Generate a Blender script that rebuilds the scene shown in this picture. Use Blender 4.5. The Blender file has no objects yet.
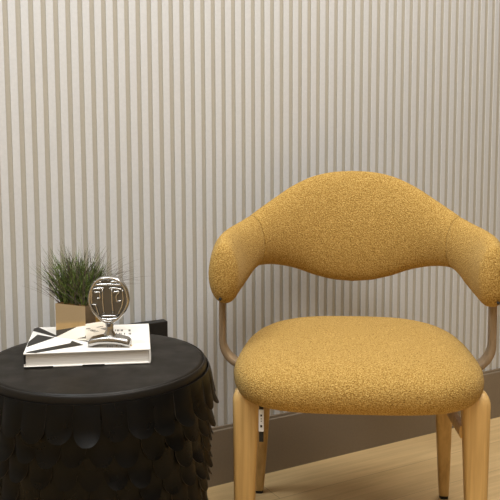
import bpy, bmesh, math, random
from mathutils import Vector, Matrix
random.seed(7)
PI = math.pi
C = bpy.context.scene.collection

# ------------------------------------------------------------------ frame of the place
D, PSI = 2.28, math.radians(29.644)          # camera to wall along the view, wall turn
CAM_H = 0.9995
F_PX, PITCH, ROLL = 905.776, math.radians(6.6546), math.radians(-0.2177)

def W(x, y, z=0.0):
    """metres right / ahead of the camera's foot -> room axes (back wall on y = 0)"""
    return Vector((x*math.cos(PSI)+(y-D)*math.sin(PSI), -x*math.sin(PSI)+(y-D)*math.cos(PSI), z))

# ------------------------------------------------------------------ helpers
def obj(name, bm, mats, parent=None, smooth=False, loc=None, rot=None, angle=None):
    me = bpy.data.meshes.new(name)
    bmesh.ops.recalc_face_normals(bm, faces=bm.faces[:])
    bm.to_mesh(me); bm.free()
    if not isinstance(mats, (list, tuple)): mats = [mats]
    for m in mats: me.materials.append(m)
    for p in me.polygons: p.use_smooth = smooth
    o = bpy.data.objects.new(name, me); C.objects.link(o)
    if angle is not None:
        for p in me.polygons: p.use_smooth = True
        me.set_sharp_from_angle(angle=math.radians(angle))
    if parent: o.parent = parent
    if loc is not None: o.location = loc
    if rot is not None: o.rotation_euler = rot
    return o

def empty(name, loc, rz=0.0):
    o = bpy.data.objects.new(name, None); C.objects.link(o)
    o.location = loc; o.rotation_euler = (0, 0, rz); o.empty_display_size = .05
    return o

def tag(o, label=None, cat=None, group=None, kind=None):
    if label: o['label'] = label
    if cat: o['category'] = cat
    if group: o['group'] = group
    if kind: o['kind'] = kind
    return o

def box(bm, x0, x1, y0, y1, z0, z1, bev=0.0, seg=2, mi=0):
    vs = [bm.verts.new((x, y, z)) for z in (z0, z1) for y in (y0, y1) for x in (x0, x1)]
    fs = [bm.faces.new([vs[i] for i in f]) for f in
          ((0,2,3,1), (4,5,7,6), (0,1,5,4), (2,6,7,3), (0,4,6,2), (1,3,7,5))]
    for f in fs: f.material_index = mi
    if bev > 0:
        es = list({e for f in fs for e in f.edges})
        r = bmesh.ops.bevel(bm, geom=es, offset=bev, segments=seg, profile=.5, affect='EDGES')
        for f in r['faces']: f.material_index = mi
    return vs

def loft(bm, rings, cap=True, mi=0):
    """rings: list of closed lists of points of equal count"""
    V = [[bm.verts.new(p) for p in r] for r in rings]
    n = len(V[0])
    for a, b in zip(V, V[1:]):
        for i in range(n):
            f = bm.faces.new((a[i], a[(i+1) % n], b[(i+1) % n], b[i])); f.material_index = mi
    if cap:
        for r in (V[0], V[-1]):
            f = bm.faces.new(r); f.material_index = mi
    return V

def tube(bm, pts, rad, n=8, mi=0):
    rings = []
    pts = [Vector(p) for p in pts]
    for i, p in enumerate(pts):
        t = (pts[min(i+1, len(pts)-1)] - pts[max(i-1, 0)]).normalized()
        a = t.cross(Vector((0, 1, 0)) if abs(t.y) < .9 else Vector((1, 0, 0))).normalized()
        b = t.cross(a)
        r = rad[i] if isinstance(rad, (list, tuple)) else rad
        rings.append([p + a*r*math.cos(2*PI*k/n) + b*r*math.sin(2*PI*k/n) for k in range(n)])
    loft(bm, rings, True, mi)

def interp(tbl, x):
    if x <= tbl[0][0]: return tbl[0][1:]
    for i in range(len(tbl)-1):
        a, b = tbl[i], tbl[i+1]
        if x <= b[0]:
            # Catmull-Rom for a smooth outline
            p0 = tbl[i-1] if i > 0 else tuple(2*q-w for q, w in zip(a, b))
            p3 = tbl[i+2] if i+2 < len(tbl) else tuple(2*w-q for q, w in zip(a, b))
            t = (x-a[0])/(b[0]-a[0]); h = b[0]-a[0]
            out = []
            for k in range(1, len(a)):
                m0 = (b[k]-p0[k])/(b[0]-p0[0])*h; m1 = (p3[k]-a[k])/(p3[0]-a[0])*h
                out.append((2*t**3-3*t**2+1)*a[k]+(t**3-2*t*t+t)*m0+(-2*t**3+3*t*t)*b[k]+(t**3-t*t)*m1)
            return tuple(out)
    return tbl[-1][1:]

def sgnpow(c, e): return math.copysign(abs(c)**e, c)

# ------------------------------------------------------------------ materials
def mat(name, color, rough=.5, metal=0.0, spec=.5):
    m = bpy.data.materials.new(name); m.use_nodes = True
    nt = m.node_tree; b = nt.nodes['Principled BSDF']
    b.inputs['Base Color'].default_value = (*color, 1)
    b.inputs['Roughness'].default_value = rough
    b.inputs['Metallic'].default_value = metal
    b.inputs['Specular IOR Level'].default_value = spec
    return m, nt, b

def N(nt, t, **kw):
    n = nt.nodes.new(t)
    for k, v in kw.items():
        if k in n.inputs: n.inputs[k].default_value = v
        else: setattr(n, k, v)
    return n

def ramp(nt, src, stops, sock='Fac'):
    r = nt.nodes.new('ShaderNodeValToRGB')
    el = r.color_ramp.elements
    while len(el) < len(stops): el.new(.5)
    for e, (p, c) in zip(el, stops): e.position = p; e.color = (*c, 1)
    nt.links.new(src.outputs[sock], r.inputs['Fac'])
    return r

def coords(nt, scale=(1, 1, 1), rot=(0, 0, 0), which='Object'):
    tc = nt.nodes.new('ShaderNodeTexCoord'); mp = nt.nodes.new('ShaderNodeMapping')
    mp.inputs['Scale'].default_value = scale; mp.inputs['Rotation'].default_value = rot
    nt.links.new(tc.outputs[which], mp.inputs['Vector'])
    return mp

def bump(nt, b, src, strength, dist, sock='Fac'):
    bp = nt.nodes.new('ShaderNodeBump')
    bp.inputs['Strength'].default_value = strength; bp.inputs['Distance'].default_value = dist
    nt.links.new(src.outputs[sock], bp.inputs['Height']); nt.links.new(bp.outputs['Normal'], b.inputs['Normal'])
    return bp

def m_fabric():
    m, nt, b = mat('mustard_boucle', (.5, .3, .08), .95, 0, .15)
    mp = coords(nt)
    n1 = N(nt, 'ShaderNodeTexNoise', Scale=400.0, Detail=2.0, Roughness=.65)
    n2 = N(nt, 'ShaderNodeTexVoronoi', Scale=310.0)
    nt.links.new(mp.outputs[0], n1.inputs['Vector']); nt.links.new(mp.outputs[0], n2.inputs['Vector'])
    r = ramp(nt, n1, [(.30, (.175, .090, .017)), (.48, (.345, .205, .050)), (.68, (.54, .36, .118))])
    nt.links.new(r.outputs[0], b.inputs['Base Color'])
    bump(nt, b, n2, .7, .002, 'Distance')
    b.inputs['Sheen Weight'].default_value = .12
    b.inputs['Sheen Roughness'].default_value = .5
    b.inputs['Sheen Tint'].default_value = (1, .85, .5, 1)
    return m

def m_wood(name, dark, light, grain=(60, 60, 3.0), rough=.45, rot=(0, 0, 0)):
    m, nt, b = mat(name, light, rough, 0, .4)
    mp = coords(nt, grain, rot)
    n1 = N(nt, 'ShaderNodeTexNoise', Scale=1.0, Detail=5.0, Roughness=.6, Distortion=.4)
    nt.links.new(mp.outputs[0], n1.inputs['Vector'])
    r = ramp(nt, n1, [(.32, dark), (.62, light)])
    nt.links.new(r.outputs[0], b.inputs['Base Color'])
    bump(nt, b, n1, .15, .0006)
    return m

def m_floor():
    m, nt, b = mat('oak_planks', (.4, .26, .13), .42, 0, .4)
    mp = coords(nt)
    br = N(nt, 'ShaderNodeTexBrick')
    br.offset = .37
    br.inputs['Scale'].default_value = 1.0
    br.inputs['Brick Width'].default_value = 1.35
    br.inputs['Row Height'].default_value = .145
    br.inputs['Mortar Size'].default_value = .0012
    br.inputs['Mortar Smooth'].default_value = .1
    br.inputs['Bias'].default_value = 0
    br.inputs['Color1'].default_value = (.66, .47, .235, 1)
    br.inputs['Color2'].default_value = (.60, .42, .205, 1)
    br.inputs['Mortar'].default_value = (.40, .27, .135, 1)
    nt.links.new(mp.outputs[0], br.inputs['Vector'])
    mp2 = coords(nt, (3.0, 60, 1))
    n1 = N(nt, 'ShaderNodeTexNoise', Scale=1.0, Detail=6.0, Roughness=.65, Distortion=.5)
    nt.links.new(mp2.outputs[0], n1.inputs['Vector'])
    r = ramp(nt, n1, [(.3, (.82, .80, .77)), (.65, (1.06, 1.06, 1.06))])
    mx = nt.nodes.new('ShaderNodeMix'); mx.data_type = 'RGBA'; mx.blend_type = 'MULTIPLY'
    mx.inputs[0].default_value = 1
    nt.links.new(br.outputs['Color'], mx.inputs[6]); nt.links.new(r.outputs[0], mx.inputs[7])
    nt.links.new(mx.outputs[2], b.inputs['Base Color'])
    bump(nt, b, n1, .1, .0006)
    return m

def m_leather(name, col, rough, bumpy=.25, spec=.5):
    m, nt, b = mat(name, col, rough, 0, spec)
    mp = coords(nt)
    v = N(nt, 'ShaderNodeTexNoise', Scale=420.0, Detail=3.0, Roughness=.7)
    n2 = N(nt, 'ShaderNodeTexNoise', Scale=22.0, Detail=3.0)
    nt.links.new(mp.outputs[0], v.inputs['Vector']); nt.links.new(mp.outputs[0], n2.inputs['Vector'])
    r = ramp(nt, n2, [(.35, (rough-.07,)*3), (.65, (rough+.08,)*3)])
    nt.links.new(r.outputs[0], b.inputs['Roughness'])
    bump(nt, b, v, bumpy, .0008)
    return m

def m_paint(name, col, rough=.6, amount=.05):
    m, nt, b = mat(name, col, rough, 0, .3)
    mp = coords(nt)
    n1 = N(nt, 'ShaderNodeTexNoise', Scale=160.0, Detail=3.0, Roughness=.6)
    nt.links.new(mp.outputs[0], n1.inputs['Vector'])
    r = ramp(nt, n1, [(.3, tuple(c*(1-amount) for c in col)), (.7, tuple(c*(1+amount) for c in col))])
    nt.links.new(r.outputs[0], b.inputs['Base Color'])
    return m

def m_metal(name, col, rough, noise=.0):
    m, nt, b = mat(name, col, rough, 1.0)
    if noise:
        mp = coords(nt)
        n1 = N(nt, 'ShaderNodeTexNoise', Scale=90.0, Detail=3.0)
        nt.links.new(mp.outputs[0], n1.inputs['Vector'])
        bump(nt, b, n1, noise, .001)
    return m

FABRIC = m_fabric()
OAK = m_wood('light_oak', (.45, .28, .098), (.64, .42, .165))
BENT = m_wood('brown_bentwood', (.20, .135, .075), (.30, .21, .125), (70, 12, 12))
FLOOR = m_floor()
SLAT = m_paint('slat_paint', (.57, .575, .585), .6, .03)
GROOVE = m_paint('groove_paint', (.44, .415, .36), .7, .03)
BASE = m_paint('baseboard_paint', (.22, .175, .125), .5, .04)
PLASTER = m_paint('plaster', (.24, .23, .215), .8, .02)
TANWALL = m_paint('tan_plaster', (.47, .385, .26), .8, .05)
CEIL = m_paint('ceiling_paint', (.72, .69, .65), .9, .01)
TOPL = m_leather('black_leather_top', (.0105, .0085, .0065), .44, .3, .17)
SCALE = m_leather('black_leather_scale', (.0030, .0028, .0025), .33, .22, .15)
LIT_EDGE = m_paint('leather_lit_edge', (.055, .047, .040), .5, .1)  # light caught by the scales' edges, put into a lighter colour
BLACKBODY = m_paint('black_felt', (.008, .008, .008), .9, .1)
MIRROR = m_metal('polished_champagne_metal', (.90, .85, .77), .035)
SILVER = m_metal('cast_silver', (.48, .47, .455), .26, .3)
DARKSIL = m_metal('dark_silver', (.17, .17, .172), .42, .4)  # darker silver for the disc's field and the rivet
WHITE = m_paint('white_cover', (.86, .83, .78), .45, .01)
INK = m_paint('black_print', (.022, .02, .018), .45, .1)
GOLDINK = m_paint('ochre_print', (.50, .30, .09), .5, .1)
GREYINK = m_paint('grey_print', (.36, .34, .32), .5, .1)
PAPER = None
def m_paper():
    m, nt, b = mat('page_edges', (.8, .76, .7), .8, 0, .2)
    mp = coords(nt, (2, 2, 900))
    n1 = N(nt, 'ShaderNodeTexNoise', Scale=1.0, Detail=2.0)
    nt.links.new(mp.outputs[0], n1.inputs['Vector'])
    r = ramp(nt, n1, [(.3, (.62, .58, .53)), (.7, (.86, .83, .78))])
    nt.links.new(r.outputs[0], b.inputs['Base Color'])
    return m
PAPER = m_paper()
SOIL = m_paint('brown_moss', (.22, .11, .04), .95, .5)
def m_blade(name, c1, c2):
    m, nt, b = mat(name, c1, .6, 0, .3)
    mp = coords(nt)
    n1 = N(nt, 'ShaderNodeTexNoise', Scale=120.0, Detail=2.0)
    nt.links.new(mp.outputs[0], n1.inputs['Vector'])
    r = ramp(nt, n1, [(.35, c1), (.65, c2)])
    nt.links.new(r.outputs[0], b.inputs['Base Color'])
    return m
GREEN = m_blade('grass_green', (.028, .048, .010), (.17, .23, .055))
DRY = m_blade('dry_stem', (.06, .048, .04), (.17, .135, .105))
BLACKBOX = m_paint('black_lacquer', (.013, .012, .011), .5, .1)
RUBBER = m_paint('black_rubber', (.012, .011, .010), .6, .1)
TAGW = m_paint('white_tag', (.62, .63, .66), .6, .02)

# ------------------------------------------------------------------ the room
X0, X1, Y0, ZC = -2.7, 2.9, -5.2, 2.62
def struct(name, bm, m, **kw):
    o = obj(name, bm, m, **kw); o['kind'] = 'structure'; return o

bm = bmesh.new(); box(bm, X0-.1, X1+.1, Y0-.1, .1, -.06, 0); struct('floor', bm, FLOOR)
bm = bmesh.new(); box(bm, X0-.1, X1+.1, Y0-.1, .1, ZC, ZC+.06); struct('ceiling', bm, CEIL)
bm = bmesh.new(); box(bm, X0-.1, X0, Y0, .0, 0, ZC); struct('wall_left', bm, TANWALL)
bm = bmesh.new(); box(bm, X1, X1+.1, Y0, .0, 0, ZC); struct('wall_right', bm, PLASTER)
bm = bmesh.new(); box(bm, X0-.1, X1+.1, Y0-.1, Y0, 0, ZC); struct('wall_front', bm, CEIL)

# fluted back wall: raised flat slats over a recessed backing
SLAT_Y, GROOVE_D, GROOVE_W = .008, .0040, .0112
XF = -D*math.sin(PSI); KS = (D*math.cos(PSI)+SLAT_Y)/(D*math.cos(PSI))
PITCH_S = .012247*D
bm = bmesh.new()
prof = []                                         # (x, y, material of the face that follows)
n = -75
while True:
    xg = XF + (PITCH_S*(n-21.6282)-XF)*KS + .0002
    if xg > X1-.02: break
    if xg > X0+.02:
        a, b_ = xg-GROOVE_W/2, xg+GROOVE_W/2
        c = .0009
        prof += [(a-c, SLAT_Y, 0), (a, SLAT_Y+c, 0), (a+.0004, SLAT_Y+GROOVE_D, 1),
                 (b_-.0004, SLAT_Y+GROOVE_D, 1), (b_, SLAT_Y+c, 0), (b_+c, SLAT_Y, 0)]  # right side faces take the groove colour to paint down their lit look
    n += 1
prof = [(X0, SLAT_Y, 0)] + prof + [(X1, SLAT_Y, 0)]
lo = [bm.verts.new((x, y, 0)) for x, y, _ in prof]; hi = [bm.verts.new((x, y, ZC)) for x, y, _ in prof]
for i in range(len(prof)-1):
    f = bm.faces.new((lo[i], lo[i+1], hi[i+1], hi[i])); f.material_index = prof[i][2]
# backing volume
b0 = [bm.verts.new(p) for p in ((X0, .1, 0), (X1, .1, 0), (X1, .1, ZC), (X0, .1, ZC))]
bm.faces.new(b0)
bm.faces.new((lo[0], hi[0], b0[3], b0[0])); bm.faces.new((lo[-1], b0[1], b0[2], hi[-1]))
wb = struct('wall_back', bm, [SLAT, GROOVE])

# baseboard with a small stepped cap
bm = bmesh.new()
pr = [(.013, 0), (0, 0), (0, .1445), (.0012, .1460), (.0042, .1465), (.0042, .1528), (.0052, .1540), (.013, .1540)]
loft(bm, [[(x, y, z) for y, z in pr] for x in (X0, X1)])
struct('baseboard_back', bm, BASE)

# ------------------------------------------------------------------ armchair
CH = (.2322, 1.9503); CB = math.radians(4.5)
chair = empty('armchair', W(*CH), -PSI-CB)
tag(chair, 'mustard yellow upholstered armchair with curved backrest and oak legs', 'chair')
L = Vector

# seat cushion: rounded superellipse plan, domed, fully rolled rim
bm = bmesh.new()
SA, SB = .2625, .243
def plan(t, k):
    c, s = math.cos(t), math.sin(t)
    se = 3.7 if s < 0 else 3.2
    u = SA*sgnpow(c, 2/se); v = SB*sgnpow(s, 2/se)
    q = max(v/SB+.35, 0)/1.35
    u *= 1-.12*q**1.3
    return u*k, v*k
rings = []
zm, th, tb = .4160, .0495, .039
NS, NT = 14, 128
def seatring(k, z):
    out = []
    for i in range(NT):
        u, v = plan(2*PI*i/NT, k)
        dz = .010*(1-(u/SA)**2)*(1-(v/SB)**2)
        out.append((u, v-.012, z+dz*(1 if z > zm else -.2)+.005*v/SB))
    return out
RIM = .13
for k in (.05, .3, .55, .75): rings.append(seatring(k, zm-tb))
for j in range(NS+1):
    a = -PI/2 + PI*j/NS
    rm = RIM if a < 0 else .36
    kk = 1-rm+rm*max(math.cos(a), 0)**(.85 if a < 0 else 1.0)
    rings.append(seatring(kk, zm+(th if a > 0 else tb)*sgnpow(math.sin(a), .9)))
for k in (.55, .35, .18, .03): rings.append(seatring(k, zm+th+.003*(.66-k)))
loft(bm, rings)
obj('seat', bm, FABRIC, chair, smooth=True)

# under-seat plywood shell
bm = bmesh.new()
loft(bm, [[(plan(2*PI*i/48, k)[0], plan(2*PI*i/48, k)[1]-.012, z) for i in range(48)] for k, z in ((.70, .366), (.76, .370), (.78, .383))])
obj('seat_base', bm, BENT, chair, angle=40)

# backrest / armrest crescent
R_, V0 = .285, -.02
TB = [(0, .8105, .5415, .034, .15), (10, .8075, .546, .034, .15), (20, .7965, .5585, .034, .14), (30, .776, .577, .034, .12),
      (40, .751, .590, .034, .09), (50, .729, .5965, .0345, .06), (56, .7175, .595, .0355, .04), (63, .709, .582, .037, .02),
      (70, .7045, .563, .038, 0), (80, .700, .548, .0375, 0), (90, .696, .544, .0365, 0), (103, .686, .552, .034, 0)]
MS = 40
def section(phi, shrink=1.0, ext=0.0):
    a = abs(phi); s = 1 if phi >= 0 else -1
    zt, zb, tt, tl = interp(TB, a)
    aa = math.radians(min(a, 90))
    ctr = Vector((s*R_*math.sin(aa), V0+R_*math.cos(aa), 0))
    nrm = Vector((s*math.sin(aa), math.cos(aa), 0))
    if a > 90: ctr.y -= (a-90)*.0026
    ctr.y -= ext
    zc, hh = (zt+zb)/2, (zt-zb)/2
    out = []
    for i in range(MS):
        t = 2*PI*i/MS
        p = math.cos(t)*(tt+.006*(1-min(a, 56)/56))*shrink
        q = sgnpow(math.sin(t), .92)*hh
        if q > 0: p *= 1-.12*(q/hh)
        q *= shrink
        out.append(ctr + nrm*(p + q*tl) + Vector((0, 0, zc+q)))
    return out
SEAM = 56
bm = bmesh.new()
ph = [-SEAM+.15, -SEAM+.7] + [-SEAM+1.5+(2*SEAM-3)*i/60 for i in range(61)] + [SEAM-.7, SEAM-.15]
loft(bm, [section(p, .95 if i in (0, len(ph)-1) else (.993 if i in (1, len(ph)-2) else 1)) for i, p in enumerate(ph)])
obj('backrest', bm, FABRIC, chair, smooth=True)
for s in (-1, 1):
    bm = bmesh.new()
    rs = [section(s*(SEAM+.15), .95), section(s*(SEAM+.7), .993)] + [section(s*(SEAM+1.5+(103-SEAM-1.5)*i/24)) for i in range(25)]
    for j in range(1, 9):
        a = PI/2*j/8.3
        rs.append(section(s*103, math.cos(a)**.8, .030*math.sin(a)))
    loft(bm, rs)
    ar = obj('armrest', bm, FABRIC, chair, smooth=True)
    # small dark fixing button near the tip of the arm
    bm = bmesh.new()
    tube(bm, [(0, 0, 0), (0, -.003, 0), (0, -.0045, 0)], [.0034, .0034, .0018], 12)
    obj('fixing_button', bm, RUBBER, ar, smooth=True, loc=(s*(R_+.006), -.0785, .566))

# bentwood brace from each arm down and in under the seat
for s in (-1, 1):
    path = [(.2935, .60), (.294, .56), (.2945, .52), (.2947, .47)]
    cx, cz, rr = .2367, .458, .058
    for i in range(13):
        a = PI/2*i/12
        path.append((cx+rr*math.cos(a), cz-rr*math.sin(a)))
    path += [(.215, .399), (.17, .398)]
    rings = []
    for i, (u, z) in enumerate(path):
        pa, pb = Vector(path[max(i-1, 0)]), Vector(path[min(i+1, len(path)-1)])
        t = (pb-pa).normalized(); nn = Vector((-t.y, t.x))
        w, h = .0205, .0060
        ring = []
        for (dv, dn) in ((-w, -h+.0015), (-w+.0015, -h), (w-.0015, -h), (w, -h+.0015), (w, h-.0015), (w-.0015, h), (-w+.0015, h), (-w, h-.0015)):
            ring.append((s*(u+nn.x*dn), dv-.005, z+nn.y*dn))
        rings.append(ring)
    bm = bmesh.new(); loft(bm, rings)
    obj('arm_brace', bm, BENT, chair, angle=50)

def rrect(cx, cy, w, d, r, z, n=5):
    out = []
    for (sx, sy, a0) in ((1, 1, 0), (-1, 1, PI/2), (-1, -1, PI), (1, -1, 3*PI/2)):
        for i in range(n+1):
            a = a0+PI/2*i/n
            out.append((cx+sx*(w/2-r)+r*math.cos(a), cy+sy*(d/2-r)+r*math.sin(a), z))
    return out
# front legs
LV = -.152
for s in (-1, 1):
    bm = bmesh.new(); rings = []
    for z, w, uc in ((.006, .035, .2415), (.19, .0450, .2375), (.30, .0515, .2350), (.355, .0548, .2338), (.372, .0555, .2336)):
        rings.append(rrect(s*uc+.004, LV, w, .046, .010, z))
    for j in range(1, 7):
        a = PI/2*j/6.4
        k = math.cos(a)
        rings.append(rrect(s*.2336+.004, LV, .0555*(.45+.55*k), .046*(.35+.65*k), .010*(.35+.6*k), .372+.028*math.sin(a)))
    loft(bm, rings)
    lg = obj('front_leg', bm, OAK, chair, angle=45)
    bm = bmesh.new(); loft(bm, [rrect(s*.2415+.004, LV, .028, .034, .008, z) for z in (0, .006)])
    obj('foot_glide', bm, RUBBER, lg, angle=40)
# back legs, raked
for s in (-1, 1):
    bm = bmesh.new(); rings = []
    for k in range(9):
        t = k/8
        z = .008+(.395-.008)*t
        u = .2305-.0215*t; v = .224-.105*t
        w = .0235+.0210*t**.8; dd = .024+.014*t
        rings.append(rrect(s*u, v, w, dd, .0075, z))
    loft(bm, rings)
    lg = obj('back_leg', bm, OAK, chair, angle=45)
    bm = bmesh.new(); loft(bm, [rrect(s*.2306, .2245, .021, .022, .007, z) for z in (0, .0085)])
    obj('foot_glide', bm, RUBBER, lg, angle=40)
# side rails between front and back legs
for s in (-1, 1):
    bm = bmesh.new(); rings = []
    for t in (0, .5, 1):
        v = -.148+.305*t; z = .311-.050*t; u = .2150+.009*t
        w, h = .008, .013
        rings.append([(s*(u+a*w), v, z+b*h) for a, b in ((-1, -.7), (-.7, -1), (.7, -1), (1, -.7), (1, .7), (.7, 1), (-.7, 1), (-1, .7))])
    loft(bm, rings)
    obj('side_rail', bm, OAK, chair, angle=50)
# care tag under the seat beside the left front leg
bm = bmesh.new(); box(bm, -.2005, -.1915, -.2005, -.1990, .300, .392)
tg = obj('tag_strap', bm, RUBBER, chair)
bm = bmesh.new(); box(bm, -.2012, -.1908, -.2020, -.1980, .322, .368, .0006, 1)
tw = obj('care_tag', bm, TAGW, tg); tw['label'] = 'white printed care tag'
bm = bmesh.new()
for z, h, w in ((.356, .004, .0035), (.349, .002, .002), (.344, .002, .002), (.3335, .005, .004)):
    box(bm, -.196-w/2, -.196+w/2, -.2024, -.2019, z-h/2, z+h/2)
obj('tag_print', bm, INK, tw)

# ------------------------------------------------------------------ scale-covered stool
SC = (-.3105, 1.770); SR, SH, SEAMR = .2265, .473, .2150
stool = empty('pouf_stool', W(*SC), -PSI)
tag(stool, 'round black leather pouf stool covered in overlapping rounded leather scales', 'stool')
def ring(r, z, n=96): return [(r*math.cos(2*PI*i/n), r*math.sin(2*PI*i/n), z) for i in range(n)]
bm = bmesh.new()
loft(bm, [ring(SR-.055, .0), ring(SR-.045, .01), ring(SR-.012, SH-.07), ring(SR-.012, SH-.03), ring(SR-.02, SH-.022)])
obj('body', bm, BLACKBODY, stool, angle=40)
bm = bmesh.new()
rr = [ring(SR-.012, SH-.060), ring(SR-.006, SH-.056), ring(SR-.004, SH-.034)]
for j in range(0, 9):
    a = PI/2*j/8
    rr.append(ring(SEAMR+.0016+(SR-.004-SEAMR-.0016)*math.cos(a)**.8, SH-.020+.0175*math.sin(a)))
rr += [ring(SEAMR+.0008, SH-.0075), ring(SEAMR-.0006, SH-.0075), ring(SEAMR-.0016, SH-.0016)]      # pressed-in seam
for k in (.97, .9, .7, .5, .3, .1): rr.append(ring(SEAMR*k, SH-.0012+.0012*(1-k)))
loft(bm, rr)
obj('cushion_top', bm, TOPL, stool, smooth=True)
def scale_mesh(bm, ang, ztop, wid, length, curl, lift, skew, base=0.0):
    """one U-shaped leather petal hung on the drum, tip curling outwards"""
    nu, nv, tk = 8, 12, .0024
    def P(u, s, off):
        # s 0 top..1 tip ; u -1..1 ; U outline
        r0 = .62
        if s <= r0: half = 1.0
        else:
            q = (s-r0)/(1-r0); half = math.sqrt(max(1-q*q, 0.0))
        x = u*half*wid/2
        d = lift*s + curl*max(s-.58, 0)**2/.176 + .0026*abs(x/(wid/2))**2.5*(-1)*min(s/.3, 1) + off
        z = ztop-length*s
        rad = SR-.0015+d+base*min(s/.25, 1)-.075*max(SH-.07-z, 0)
        th = ang + (x+skew*s)/SR
        return Vector((rad*math.cos(th), rad*math.sin(th), ztop-length*s))
    ss = [0, .15, .3, .45, .56, .64, .72, .80, .87, .93, .97, .99]
    G = []
    for off in (0, tk):
        G.append([[bm.verts.new(P(-1+2*i/nu, s, off)) for i in range(nu+1)] for s in ss])
    for g in G:
        for a, b in zip(g, g[1:]):
            for i in range(nu): bm.faces.new((a[i], a[i+1], b[i+1], b[i]))
    A, B = G
    def strip(a, b):
        for i in range(len(a)-1): bm.faces.new((a[i], a[i+1], b[i+1], b[i])).material_index = 1
    strip([r[0] for r in A], [r[0] for r in B]); strip([r[-1] for r in A], [r[-1] for r in B])
    bm.faces.ensure_lookup_table()
    for i in range(nu): bm.faces.new((A[0][i], A[0][i+1], B[0][i+1], B[0][i]))
    strip(A[-1], B[-1])

NP, ROW = 30, .0425
cam_ang = math.atan2(-SC[1], -SC[0])          # towards the camera in stool axes
rest = bmesh.new(); shown = 0
for r in range(9):
    ph0 = (r % 2)*.5+random.uniform(-.12, .12)
    for k in range(NP):
        ang = 2*PI*(k+ph0+random.uniform(-.03, .03))/NP
        da = (ang-cam_ang+PI) % (2*PI)-PI
        ztop = SH-(.0165 if r == 0 else .004+ROW*r)
        ln = (.0715 if r == 0 else .084)+random.uniform(-.005, .005)
        ztop2 = ztop
        if ztop2-ln < .004: ln = ztop2-.004
        args = (ang, ztop2, .0505+random.uniform(-.0042, -.0022), ln, random.uniform(.002, .006) if random.random() < .5 else random.uniform(.007, .012), .0098+(.0014 if k % 2 else -.0008), random.uniform(-.004, .004), .0030 if r == 0 else 0.0)
        if ln < .04: continue
        if r < 5 and abs(da) < math.radians(100) and shown < 100 and r < 4:
            bm = bmesh.new(); scale_mesh(bm, *args)
            obj('leather_scale', bm, [SCALE, LIT_EDGE], stool, smooth=False, angle=50); shown += 1
        else:
            scale_mesh(rest, *args)
rs = obj('leather_scales', rest, [SCALE, LIT_EDGE], stool, angle=50); rs['kind'] = 'stuff'

# ------------------------------------------------------------------ book on the stool
KQ = .983
BT = .0295
bc = (-.3372*KQ, 1.8535*KQ); bw, bd = .249*KQ, .203*KQ
BROT = math.radians(7.2)
book = empty('book', W(bc[0], bc[1], SH), -PSI+BROT)
tag(book, 'thick white hardcover book with black shard pattern lying on the stool', 'book')
cr, sr_ = math.cos(BROT), math.sin(BROT)
def bl(x, y):
    """camera-foot metres -> book axes"""
    dx, dy = x-bc[0], y-bc[1]
    return (dx*cr+dy*sr_, -dx*sr_+dy*cr)
def pix(px, py, z):
    """a mark measured on the photograph -> its place on the cover plane"""
    cp, sp, c, s = math.cos(PITCH), math.sin(PITCH), math.cos(ROLL), math.sin(ROLL)
    a, b = (px-250)/F_PX, (200-py)/F_PX
    R3 = Vector((c, s*sp, s*cp)); U3 = Vector((-s, c*sp, c*cp))
    d = Vector((0, cp, -sp))+a*R3+b*U3
    k = (z-CAM_H)/d.z
    return d.x*k, d.y*k
hw, hd = bw/2, bd/2
def patch(bm, pts, z, mi, h=.00035):
    pts = [(max(-hw+.0002, min(hw-.0002, x)), max(-hd+.0002, min(hd-.0002, y))) for x, y in pts]
    lo = [bm.verts.new((x, y, z)) for x, y in pts]; hi = [bm.verts.new((x, y, z+h)) for x, y in pts]
    fs = [bm.faces.new(hi)]
    for i in range(len(pts)): fs.append(bm.faces.new((lo[i], lo[(i+1) % len(pts)], hi[(i+1) % len(pts)], hi[i])))
    for f in fs: f.material_index = mi
bm = bmesh.new()
box(bm, -hw, hw, -hd, hd, BT-.0028, BT, .0007, 1)
for poly in ([(30.0, 328.3), (31.9, 331), (55, 337), (58, 336.2), (38.9, 327)],
             [(26.6, 347.3), (28.7, 341.7), (37.5, 334.7), (54.6, 337.6)],
             [(25.0, 353.2), (28.4, 351.7), (70.4, 343.1), (71.8, 340.7), (84, 345.0), (35.4, 354.9)],
             [(57, 336.0), (58, 335.4), (88, 341), (88, 342)],
             [(58, 334.5), (84, 326), (72, 326.5), (60, 328)]):
    patch(bm, [bl(*pix(x, y, SH+BT)) for x, y in poly], BT-.0001, 1)
# small rows of print on the cover's right half
def marks(y, xs, w, h, mi):
    for x in xs:
        p = [bl(*pix(x+a*w/2, y+b*h/2, SH+BT)) for a, b in ((-1, -1), (1, -1), (1, 1), (-1, 1))]
        patch(bm, p, BT-.0001, mi)
marks(330.4, (115.2, 117.4, 118.8, 121.2, 122.4, 129.0, 130.0), .9, 1.7, 1)
marks(333.8, (113.8, 116.6, 119.4, 121.0, 124.6, 129.2, 130.6), .9, 1.5, 1)
marks(345.6, (116.8, 121.6, 125.2, 128.0, 131.6), 1.3, 1.2, 2)
marks(346.4, (107.5, 109.2, 110.8, 112.4), 1.0, 1.5, 3)
tc_ = obj('front_cover', bm, [WHITE, INK, GOLDINK, GREYINK], book)
bm = bmesh.new(); box(bm, -hw, hw, -hd, hd, 0, .0028, .0007, 1)
for x0, x1 in ((26, 55), (84, 106)):
    a, b = (x0-26)/126*bw-hw, (x1-26)/126*bw-hw
    box(bm, a, b, -hd-.0003, -hd+.0006, .0002, .0026, 0, 1, 1)
obj('back_cover', bm, [WHITE, INK], book)
bm = bmesh.new(); box(bm, -hw+.004, hw-.003, -hd+.004, hd-.004, .0028, BT-.0028)
obj('pages', bm, PAPER, book)
bm = bmesh.new()
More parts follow.
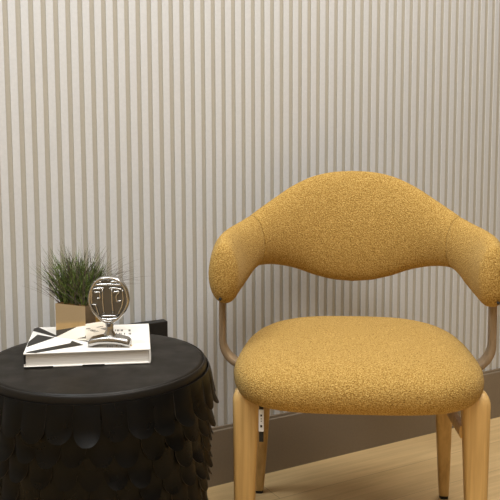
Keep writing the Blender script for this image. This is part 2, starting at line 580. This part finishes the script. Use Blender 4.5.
sp = [(hw-.0026, .0014), (hw-.0002, .0014), (hw+.0010, .008), (hw+.0012, BT/2), (hw+.0010, BT-.008), (hw-.0002, BT-.0014), (hw-.0026, BT-.0014)]
loft(bm, [[(x, y, z) for x, z in sp] for y in (-hd, hd)])
obj('spine', bm, WHITE, book)
bm = bmesh.new(); box(bm, -hw+.0004, -hw+.0030, -hd+.0016, hd-.0016, .0075, BT-.0028)
box(bm, -hw+.0004, -hw+.0030, -hd+.0016, hd-.0016, .0028, .0075, 0, 1, 1)
obj('cover_flap', bm, [INK, WHITE], book)

# ------------------------------------------------------------------ potted grass on the book
PA = Vector((-.3403*KQ, 1.8272*KQ)); e1 = Vector((-.914, .407)); e2 = Vector((.407, .914)); PS = .0732
pc = PA+(e1+e2)*PS/2
PROT = math.atan2(-e1.y, -e1.x)
ZB = SH+BT
pot = empty('potted_grass', W(pc.x, pc.y, ZB+.0003), -PSI+PROT)
tag(pot, 'tufted green grass in mirror-polished square metal pot standing on the book', 'plant')
bm = bmesh.new(); h = PS/2; PH = .0715; t = .0016
o_ = [(-h, -h), (h, -h), (h, h), (-h, h)]; i_ = [(-h+t, -h+t), (h-t, -h+t), (h-t, h-t), (-h+t, h-t)]
vb = [bm.verts.new((x, y, 0)) for x, y in o_]; vt = [bm.verts.new((x, y, PH)) for x, y in o_]
wt = [bm.verts.new((x, y, PH)) for x, y in i_]; wbm = [bm.verts.new((x, y, .05)) for x, y in i_]
bm.faces.new(vb); bm.faces.new(wbm)
for k in range(4):
    j = (k+1) % 4
    bm.faces.new((vb[k], vb[j], vt[j], vt[k])); bm.faces.new((vt[k], vt[j], wt[j], wt[k])); bm.faces.new((wt[k], wt[j], wbm[j], wbm[k]))
obj('planter', bm, MIRROR, pot)
bm = bmesh.new()
g = 14
vv = [[bm.verts.new((-h+t+(2*h-2*t)*i/g, -h+t+(2*h-2*t)*j/g, PH-.004+random.uniform(-.001, .0055))) for i in range(g+1)] for j in range(g+1)]
for j in range(g):
    for i in range(g): bm.faces.new((vv[j][i], vv[j][i+1], vv[j+1][i+1], vv[j+1][i]))
obj('moss', bm, SOIL, pot)

def blade(bm, p0, dirv, length, droop, w, n=6, tw=0.0):
    """thin bent blade with a shallow V section"""
    p = Vector(p0); d = Vector(dirv).normalized(); st = length/n
    hor = Vector((d.x, d.y, 0)); hor = hor.normalized() if hor.length > 1e-4 else Vector((1, 0, 0))
    side = Vector((-hor.y, hor.x, 0)); side.rotate(Matrix.Rotation(tw, 3, 'Z'))
    prev = None
    for i in range(n+1):
        ww = w*(1-(i/n)**1.6)*.5+.00012
        up = side.cross(d).normalized()
        cur = [bm.verts.new(p-side*ww), bm.verts.new(p+up*ww*.5), bm.verts.new(p+side*ww)]
        if prev:
            bm.faces.new((prev[0], prev[1], cur[1], cur[0])); bm.faces.new((prev[1], prev[2], cur[2], cur[1]))
        prev = cur
        p = p+d*st
        d = (d+hor*droop/n-Vector((0, 0, droop*.45/n))+Vector((random.gauss(0, .03), random.gauss(0, .03), 0))).normalized()
# directions in pot axes: image-right and towards-camera
ri = Vector((math.cos(-PROT), math.sin(-PROT))); fo = Vector((-math.sin(-PROT), math.cos(-PROT)))
gb = bmesh.new(); db = bmesh.new()
def spot():
    while True:
        x, y = random.uniform(-h+.006, h-.006), random.uniform(-h+.006, h-.006)
        return x, y
for i in range(430):
    x, y = spot()
    q = random.gauss(0, .36); w_ = random.gauss(0, .22)
    im = (ri.x*x+ri.y*y)/h
    q += .32*im
    dv = ri*q+fo*w_
    ln = random.uniform(.045, .132)*(1-.24*abs(q))*(1.04-.28*max(im+.1, 0))
    if random.random() < .2: ln *= 1.12
    blade(gb, (x, y, PH-.006), (dv.x, dv.y, 1), ln, abs(random.gauss(.15, .25)), random.uniform(.0018, .0032), 5, random.uniform(-1.2, 1.2))
    # short leaflets along the blade's lower part
for i in range(520):
    x, y = spot()
    im = (ri.x*x+ri.y*y)/h
    z = PH+random.triangular(.0, .088, .025)*(1-.4*max(im+.1, 0))*(1-.25*max(-im-.4, 0))
    sp_ = 1+.5*(z-PH)/.07
    dv = (random.gauss(0, .5), random.gauss(0, .5), 1)
    blade(gb, (x*sp_, y*sp_, z), dv, random.uniform(.012, .026), .2, random.uniform(.0016, .003), 3, random.uniform(-1.5, 1.5))
for i in range(210):
    x, y = spot()
    im = (ri.x*x+ri.y*y)/h
    q = random.gauss(-.12, .50)+.3*im; w_ = random.gauss(0, .25)
    ln = random.uniform(.080, .138)*(1-.18*abs(q))
    dv = ri*q+fo*w_
    blade(db, (x, y, PH-.006), (dv.x, dv.y, 1), ln, abs(random.gauss(.2, .3)), random.uniform(.0019, .0031), 7, random.uniform(-1, 1))
for i in range(44):                                            # the arching sheaf to the right
    x, y = spot()
    q = random.uniform(.25, .75); w_ = random.gauss(-.05, .2)
    dv = ri*q+fo*w_
    blade(db, (x*.7+ri.x*.012, y*.7+ri.y*.012, PH-.004), (dv.x, dv.y, 1), random.uniform(.105, .142), random.uniform(.8, 1.6), random.uniform(.0017, .0025), 9, random.uniform(-.6, .6))
for i in range(16):                                            # a few stray long stems to the left
    x, y = spot()
    q = random.uniform(-.95, -.5); w_ = random.gauss(0, .15)
    dv = ri*q+fo*w_
    blade(db, (x*.7-ri.x*.015, y*.7-ri.y*.015, PH-.004), (dv.x, dv.y, 1), random.uniform(.075, .115), random.uniform(-.5, .1), random.uniform(.0013, .0019), 7, random.uniform(-.6, .6))
obj('grass_blades', gb, GREEN, pot)
dd = obj('dry_stems', db, DRY, pot); dd['label'] = 'greyish brown dry stems'

# ------------------------------------------------------------------ silver sculpture on the book
scx = (-.2850*KQ, 1.790*KQ)
sculp = empty('sculpture', W(scx[0], scx[1], ZB), -PSI+math.radians(-2))
tag(sculp, 'cast silver disc sculpture with carved glyph on an arched foot, standing on the book', 'sculpture')
# arched foot
def arch(s):      # s -1..1 -> (x, top z, bottom z)
    x = s*.0415
    return x
bm = bmesh.new(); rings = []
for i in range(25):
    s = -1+2*i/24
    x = s*.0412
    zt = .0240-.0075*abs(s)**1.4-.004*max(abs(s)-.9, 0)/.1
    zb = max(.0, .0060*(1-abs(s/.84)**3)) if abs(s) < .84 else 0.0
    dpt = .017-.0025*s*s
    cz, hz = (zt+zb)/2, (zt-zb)/2
    rings.append([(x, sgnpow(math.cos(a), .6)*dpt, cz+sgnpow(math.sin(a), .6)*hz) for a in [2*PI*k/20 for k in range(20)]])
loft(bm, rings)
obj('foot', bm, SILVER, sculp, smooth=True)
# collar between foot and disc
bm = bmesh.new()
loft(bm, [[(w*math.cos(2*PI*k/20), d*math.sin(2*PI*k/20), z) for k in range(20)] for w, d, z in
          ((.0135, .010, .019), (.0110, .0085, .026), (.0078, .007, .031), (.0075, .007, .040), (.0095, .0075, .049), (.012, .008, .057))])
obj('collar', bm, SILVER, sculp, smooth=True)
bm = bmesh.new()
tube(bm, [(0, -.0065, .0450), (0, -.0092, .0450), (0, -.0102, .0450)], [.0042, .0042, .0025], 14)
obj('rivet', bm, DARKSIL, sculp, smooth=True)
# egg-shaped disc: raised rounded rim, sunken dark field
ZD = .0935
def egg(k, t):
    c, s = math.cos(t), math.sin(t)
    x = .0415*sgnpow(c, .82 if s > 0 else .92)*k
    z = (.0488 if s > 0 else .0475)*s*k
    x *= 1-.24*max(-s, 0)**1.3
    return x, ZD+z
ET = 64
def er(k, y): return [(egg(k, 2*PI*i/ET)[0], y, egg(k, 2*PI*i/ET)[1]) for i in range(ET)]
bm = bmesh.new(); rings = [er(.3, .0105), er(.8, .0095)]
for j in range(0, 13):
    a = PI/2-PI*j/12
    rings.append(er(.93+.07*math.cos(a), .0085*math.sin(a)))
rings += [er(.875, -.0078), er(.845, -.0050), er(.835, -.0035), er(.5, -.0035), er(.1, -.0035)]
loft(bm, rings)
disc = obj('disc', bm, SILVER, sculp, smooth=True)
bm = bmesh.new(); loft(bm, [er(.838, -.0034), er(.836, -.0040), er(.4, -.0041), er(.05, -.0041)])
obj('recessed_field', bm, DARKSIL, disc, smooth=False)
# relief: measured on the photograph (pixel -> disc), 483 px per metre
K = 1/492.0
def dp(px, py): return ((px-109.0)*K, -.0050, ZD+(301.5-py)*K)
bm = bmesh.new()
def rel(pts, r=.0019, closed=False):
    P = [dp(*p) for p in pts]
    # densify for rounder joints
    Q = []
    for a, b in zip(P, P[1:]):
        for i in range(4): Q.append(tuple(a[k]+(b[k]-a[k])*i/4 for k in range(3)))
    Q.append(P[-1])
    tube(bm, Q, r*1.22, 8)
rel([(93, 287.4), (97, 286.2), (109, 285.6), (121, 286.2), (124.5, 287.2)], .0024)
rel([(92.5, 306), (92.4, 298), (92.8, 290.6), (98, 289.8), (105.2, 289.5)], .0020)
rel([(103.4, 290), (103.4, 303), (104.2, 314.5)], .0016)
rel([(94.5, 293.6), (100.6, 293.3), (100.8, 299.2), (97.6, 299.6)], .0015)
rel([(92.6, 305.6), (96.4, 306.0), (97.8, 311), (99.6, 316.6)], .0016)
rel([(109.5, 289.4), (117, 289.5), (122.4, 290.6)], .0020)
rel([(112.4, 290.2), (112.4, 303), (113.4, 313.6)], .0016)
rel([(113.4, 293.4), (119.8, 292.4)], .0017)
rel([(119.8, 292.6), (116.4, 297.6), (117.2, 302.6), (121.4, 301.6)], .0016)
rel([(122.8, 291), (123.4, 300), (121.6, 308), (117.8, 316)], .0014)
rel([(101.5, 317.2), (109, 316.8), (116.5, 317.0)], .0015)
rel([(101.5, 319.8), (109, 320.6), (117.5, 319.6)], .0026)
obj('relief', bm, SILVER, disc, smooth=True)
bm = bmesh.new()
for cx_ in (99.0, 114.5):
    x, y, z = dp(cx_, 283.0)
    r0 = bmesh.ops.create_uvsphere(bm, u_segments=16, v_segments=8, radius=1)['verts']
    for v in r0:
        v.co = Vector((x+v.co.x*.0090, -.0056+v.co.y*.0025, z+v.co.z*.0026))
obj('brow', bm, SILVER, disc, smooth=True)

# ------------------------------------------------------------------ dark board behind the stool, against the wall
bx0, bx1, bz = -.50, -.2458, .4580
board = empty('black_case', Vector(((bx0+bx1)/2, -.0165, 0)))
tag(board, 'slim black case standing between the scale-covered stool and the slatted wall', 'case')
hwb = (bx1-bx0)/2
bm = bmesh.new(); box(bm, -hwb, hwb, -.0130, .0130, .008, bz, .0015, 2)
obj('shell', bm, BLACKBOX, board)
for sx in (-1, 1):
    bm = bmesh.new(); box(bm, sx*(hwb-.04)-.012, sx*(hwb-.04)+.012, -.010, .010, 0, .0085)
    obj('foot', bm, RUBBER, board)

# ------------------------------------------------------------------ overhead lights out of view, plus an added fill
def area(name, loc, sx, sy, power, col, target=None, spread=None):
    ld = bpy.data.lights.new(name, 'AREA'); ld.shape = 'RECTANGLE'; ld.size = sx; ld.size_y = sy
    ld.energy = power; ld.color = col
    if spread: ld.spread = math.radians(spread)
    o = bpy.data.objects.new(name, ld); C.objects.link(o); o.location = loc
    if target is not None:
        o.rotation_euler = (Vector(target)-Vector(loc)).to_track_quat('-Z', 'Y').to_euler()
    return o
area('unseen_overhead_light', W(.30, .95, 2.58), .9, .9, 31, (1.0, .975, .93))
area('unseen_overhead_light', W(.62, 2.02, 2.58), .5, .5, 17, (1.0, .965, .90))
area('unseen_overhead_light', W(-.95, 1.15, 2.58), .7, .7, 27, (.88, .95, 1.0))
area('unseen_overhead_light', W(-.1, -1.3, 2.58), 2.4, 1.8, 20, (1.0, .985, .96))  # added fill behind the camera, widened to spread highlights on the scales

w = bpy.data.worlds.new('room_air'); bpy.context.scene.world = w; w.use_nodes = True
w.node_tree.nodes['Background'].inputs[0].default_value = (1, .98, .96, 1)
w.node_tree.nodes['Background'].inputs[1].default_value = .1

# ------------------------------------------------------------------ camera
cd = bpy.data.cameras.new('camera'); cam = bpy.data.objects.new('camera', cd); C.objects.link(cam)
cd.sensor_width = 36; cd.sensor_fit = 'HORIZONTAL'; cd.lens = F_PX/500*36
cd.shift_y = -50/500
cd.clip_start = .02
cam.matrix_world = Matrix.Translation(W(0, 0, CAM_H)) @ Matrix.Rotation(-PSI, 4, 'Z') @ Matrix.Rotation(PI/2-PITCH, 4, 'X') @ Matrix.Rotation(ROLL, 4, 'Z')
bpy.context.scene.camera = cam

vs = bpy.context.scene.view_settings
vs.view_transform = 'Standard'; vs.look = 'None'; vs.gamma = 1.0; vs.use_curve_mapping = False
vs.exposure = 0.32
